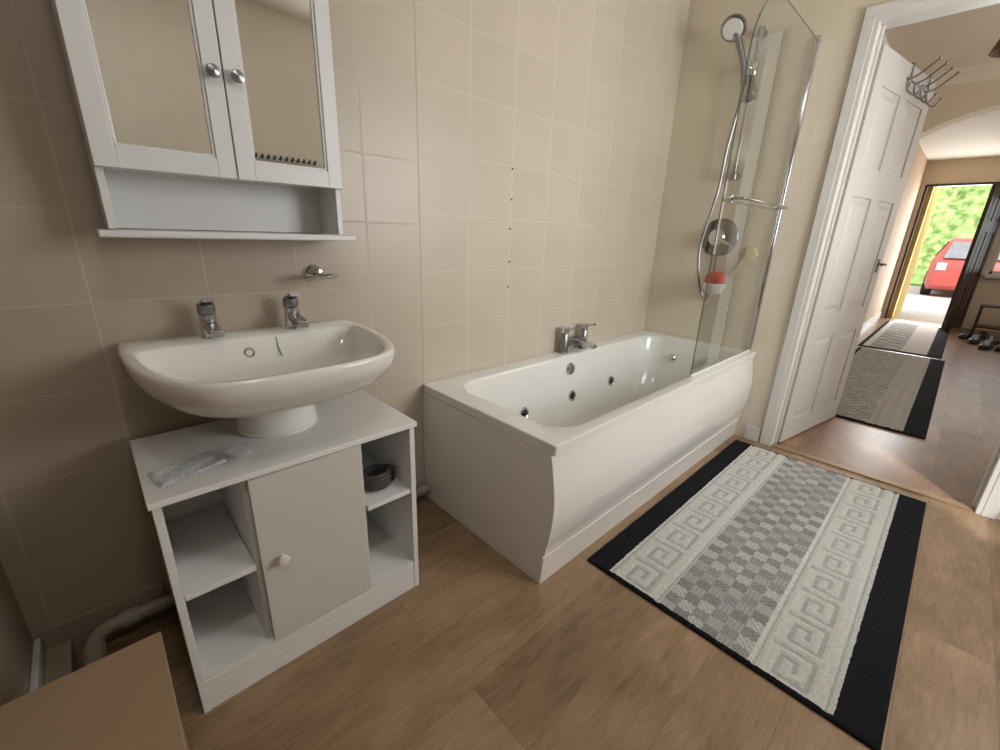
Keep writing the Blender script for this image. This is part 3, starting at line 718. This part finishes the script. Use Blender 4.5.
for i,(x,y,r0) in enumerate(((8.45,-1.64,2.9),(8.50,-1.76,2.8),(8.1,-1.72,3.0),(8.12,-1.85,3.1),(7.75,-1.82,2.9),(7.78,-1.95,3.0),(8.3,-1.99,2.7),(8.0,-2.10,2.8))): shoe(x,y,r0,LEA,'black leather shoe on the hall floor')
e=thing('shoe_rack',(8.9,-2.15,0),'low dark shoe rack below the hall window','shoe rack')
mb=MB()
for y in(-2.55,-1.70):
    for x in(8.75,9.05): mb.box(x-.012,x+.012,y-.012,y+.012,0,.42)
for z in(.12,.40): mb.box(8.74,9.06,-2.56,-1.69,z,z+.02)
build('frame',mb,DKW,parent=e,bevel=.002)

# ---------------------------------------------------------------- outside
struct('ground',bx(HX+.1,40,-14,12,-.12,-.05),mat('pale_paving',(198,192,182),.9,var=.1,scale=3))
struct('wall_porch',bx(HX+.1,11.2,-.77,-.50,-.05,2.6),mat('yellow_render',(212,180,104),.8,var=.05))
GRS=mat('grass',(140,168,92),.9,var=.3,scale=6,bump=.5,bscale=30)
o=build('lawn',bx(19.6,22.3,-12,10,-.0495,.02),GRS,kind='stuff',label='bright green lawn beyond the parked car',category='grass')
FO=foliage_mat('leafy_green')
mb=MB(); loops=[]
rnd=random.Random(2)
for i in range(41):
    y=-9+i*.42; lp=[]
    for k in range(14):
        a=math.pi*k/13; rr=1+rnd.uniform(-.18,.18) if 0<k<13 else 1
        lp.append((24.2-1.3*math.cos(a)*rr,y+rnd.uniform(-.1,.1),-.048+3.8*math.sin(a)*rr))
    loops.append(lp)
mb.loft(loops,0,True,True)
o=build('hedge',mb,FO,label='tall leafy green hedge behind the drive',category='hedge'); o['kind']='stuff'
CR=mat('red_car_paint',(178,74,66),.4,var=.03,coat=.2); CG=mat('car_window',(130,130,132),.15,var=.1)
KY=-1.58
car=thing('car',(17,KY,-.05),'red hatchback parked on the paved drive','car')
X0=2.6
def sec(x,w,z0,z1,zr,wr):
    x+=X0
    return [(x,KY+s*ww,zz) for s,ww,zz in ((-1,w*.92,z0),(-1,w,z0+.15),(-1,w,z1-.12),(-1,w*.96,z1),(-1,wr,zr),(1,wr,zr),(1,w*.96,z1),(1,w,z1-.12),(1,w,z0+.15),(1,w*.92,z0))]
S=[sec(13.0,.72,.25,.70,.72,.68),sec(13.12,.80,.15,.85,.87,.74),sec(13.3,.83,.13,.90,1.25,.62),sec(13.6,.84,.13,.92,1.40,.58),sec(14.9,.84,.13,.92,1.42,.58),sec(15.5,.84,.13,.90,1.0,.70),sec(16.3,.82,.13,.85,.87,.70),sec(16.7,.74,.2,.68,.70,.62)]
build('body',MB().loft(S,0,True,True),CR,parent=car,angle=40,bevel=.03)
mb=MB().add([(X0+13.08,KY-.62,.92),(X0+13.08,KY+.62,.92),(X0+13.34,KY+.54,1.31),(X0+13.34,KY-.54,1.31)],[(0,1,2,3)])
mb.add([(X0+13.5,KY+.80,.95),(X0+14.9,KY+.80,.95),(X0+14.8,KY+.64,1.33),(X0+13.6,KY+.64,1.33)],[(0,1,2,3)])
build('windows',mb,CG,parent=car)
for x in(13.75,15.9):
    for s in(-1,1):
        build('wheel',MB().lathe([(.18,-.1),(.30,-.1),(.31,-.06),(.31,.06),(.30,.1),(.18,.1),(.16,.06),(0,.07)],(X0+x,KY+s*.76,.26),(0,s,0),28),DARK,parent=car)
TL=mat('tail_lamp',(225,215,210),.2,var=.05)
for s in(-1,1): build('tail_light',bx(X0+12.98,X0+13.10,KY+s*.60-.09,KY+s*.60+.09,.62,.80),TL,parent=car,bevel=.01)

# ---------------------------------------------------------------- lights
def area(name,loc,rot,sx,sy,e,col=(1,1,1)):
    l=bpy.data.lights.new(name,'AREA'); l.shape='RECTANGLE'; l.size=sx; l.size_y=sy; l.energy=e; l.color=col
    o=bpy.data.objects.new(name,l); o.location=loc; o.rotation_euler=rot; COL.objects.link(o); return o
area('window_daylight',((WX0+WX1)/2,YF-.12,(WZ0+WZ1)/2),(math.radians(90),0,math.radians(8)),WX1-WX0,WZ1-WZ0,39,(.97,.985,1))
area('bathroom_fill_light',(.15,-1.5,ZC-.03),(0,math.radians(-18),0),.3,.3,6.5,(1,.99,.96))  # added fill near the ceiling, no lamp fitting there
area('hall_side_light',(4.2,HR+.05,1.5),(math.radians(90),0,0),1.6,1.2,21,(1,.97,.93))  # unseen area light by the solid right wall, no window there
area('front_door_daylight',(HX+.25,-1.2,1.1),(0,math.radians(90),0),2.0,.8,50,(1,1,1))
area('hall_far_side_light',(7.4,HR+.05,1.5),(math.radians(90),0,0),1.5,1.2,14,(1,.97,.93))  # another unseen area light along the same windowless wall
sun=bpy.data.lights.new('sun','SUN'); sun.energy=4; sun.angle=.05; so=bpy.data.objects.new('sun',sun); so.rotation_euler=(math.radians(25),math.radians(-40),0); COL.objects.link(so)
w=bpy.data.worlds.new('world'); bpy.context.scene.world=w; w.use_nodes=True
bg=w.node_tree.nodes['Background']; bg.inputs[0].default_value=(.92,.96,1,1); bg.inputs[1].default_value=1.9

# ---------------------------------------------------------------- camera
right=Vector((0.7268,-0.6859,0.0332)); fwd=Vector((0.6585,0.6832,-0.3134))
fwd.normalize(); right=(right-fwd*right.dot(fwd)).normalized(); up=right.cross(fwd)
cam=bpy.data.cameras.new('camera'); cam.sensor_width=36; cam.lens=428.6*.036; cam.clip_start=.02
co=bpy.data.objects.new('camera',cam); COL.objects.link(co)
M=Matrix((right,up,-fwd)).transposed().to_4x4(); M.translation=Vector((0,-1.418,1.13)); co.matrix_world=M
bpy.context.scene.camera=co
bpy.context.scene.view_settings.view_transform='Standard'
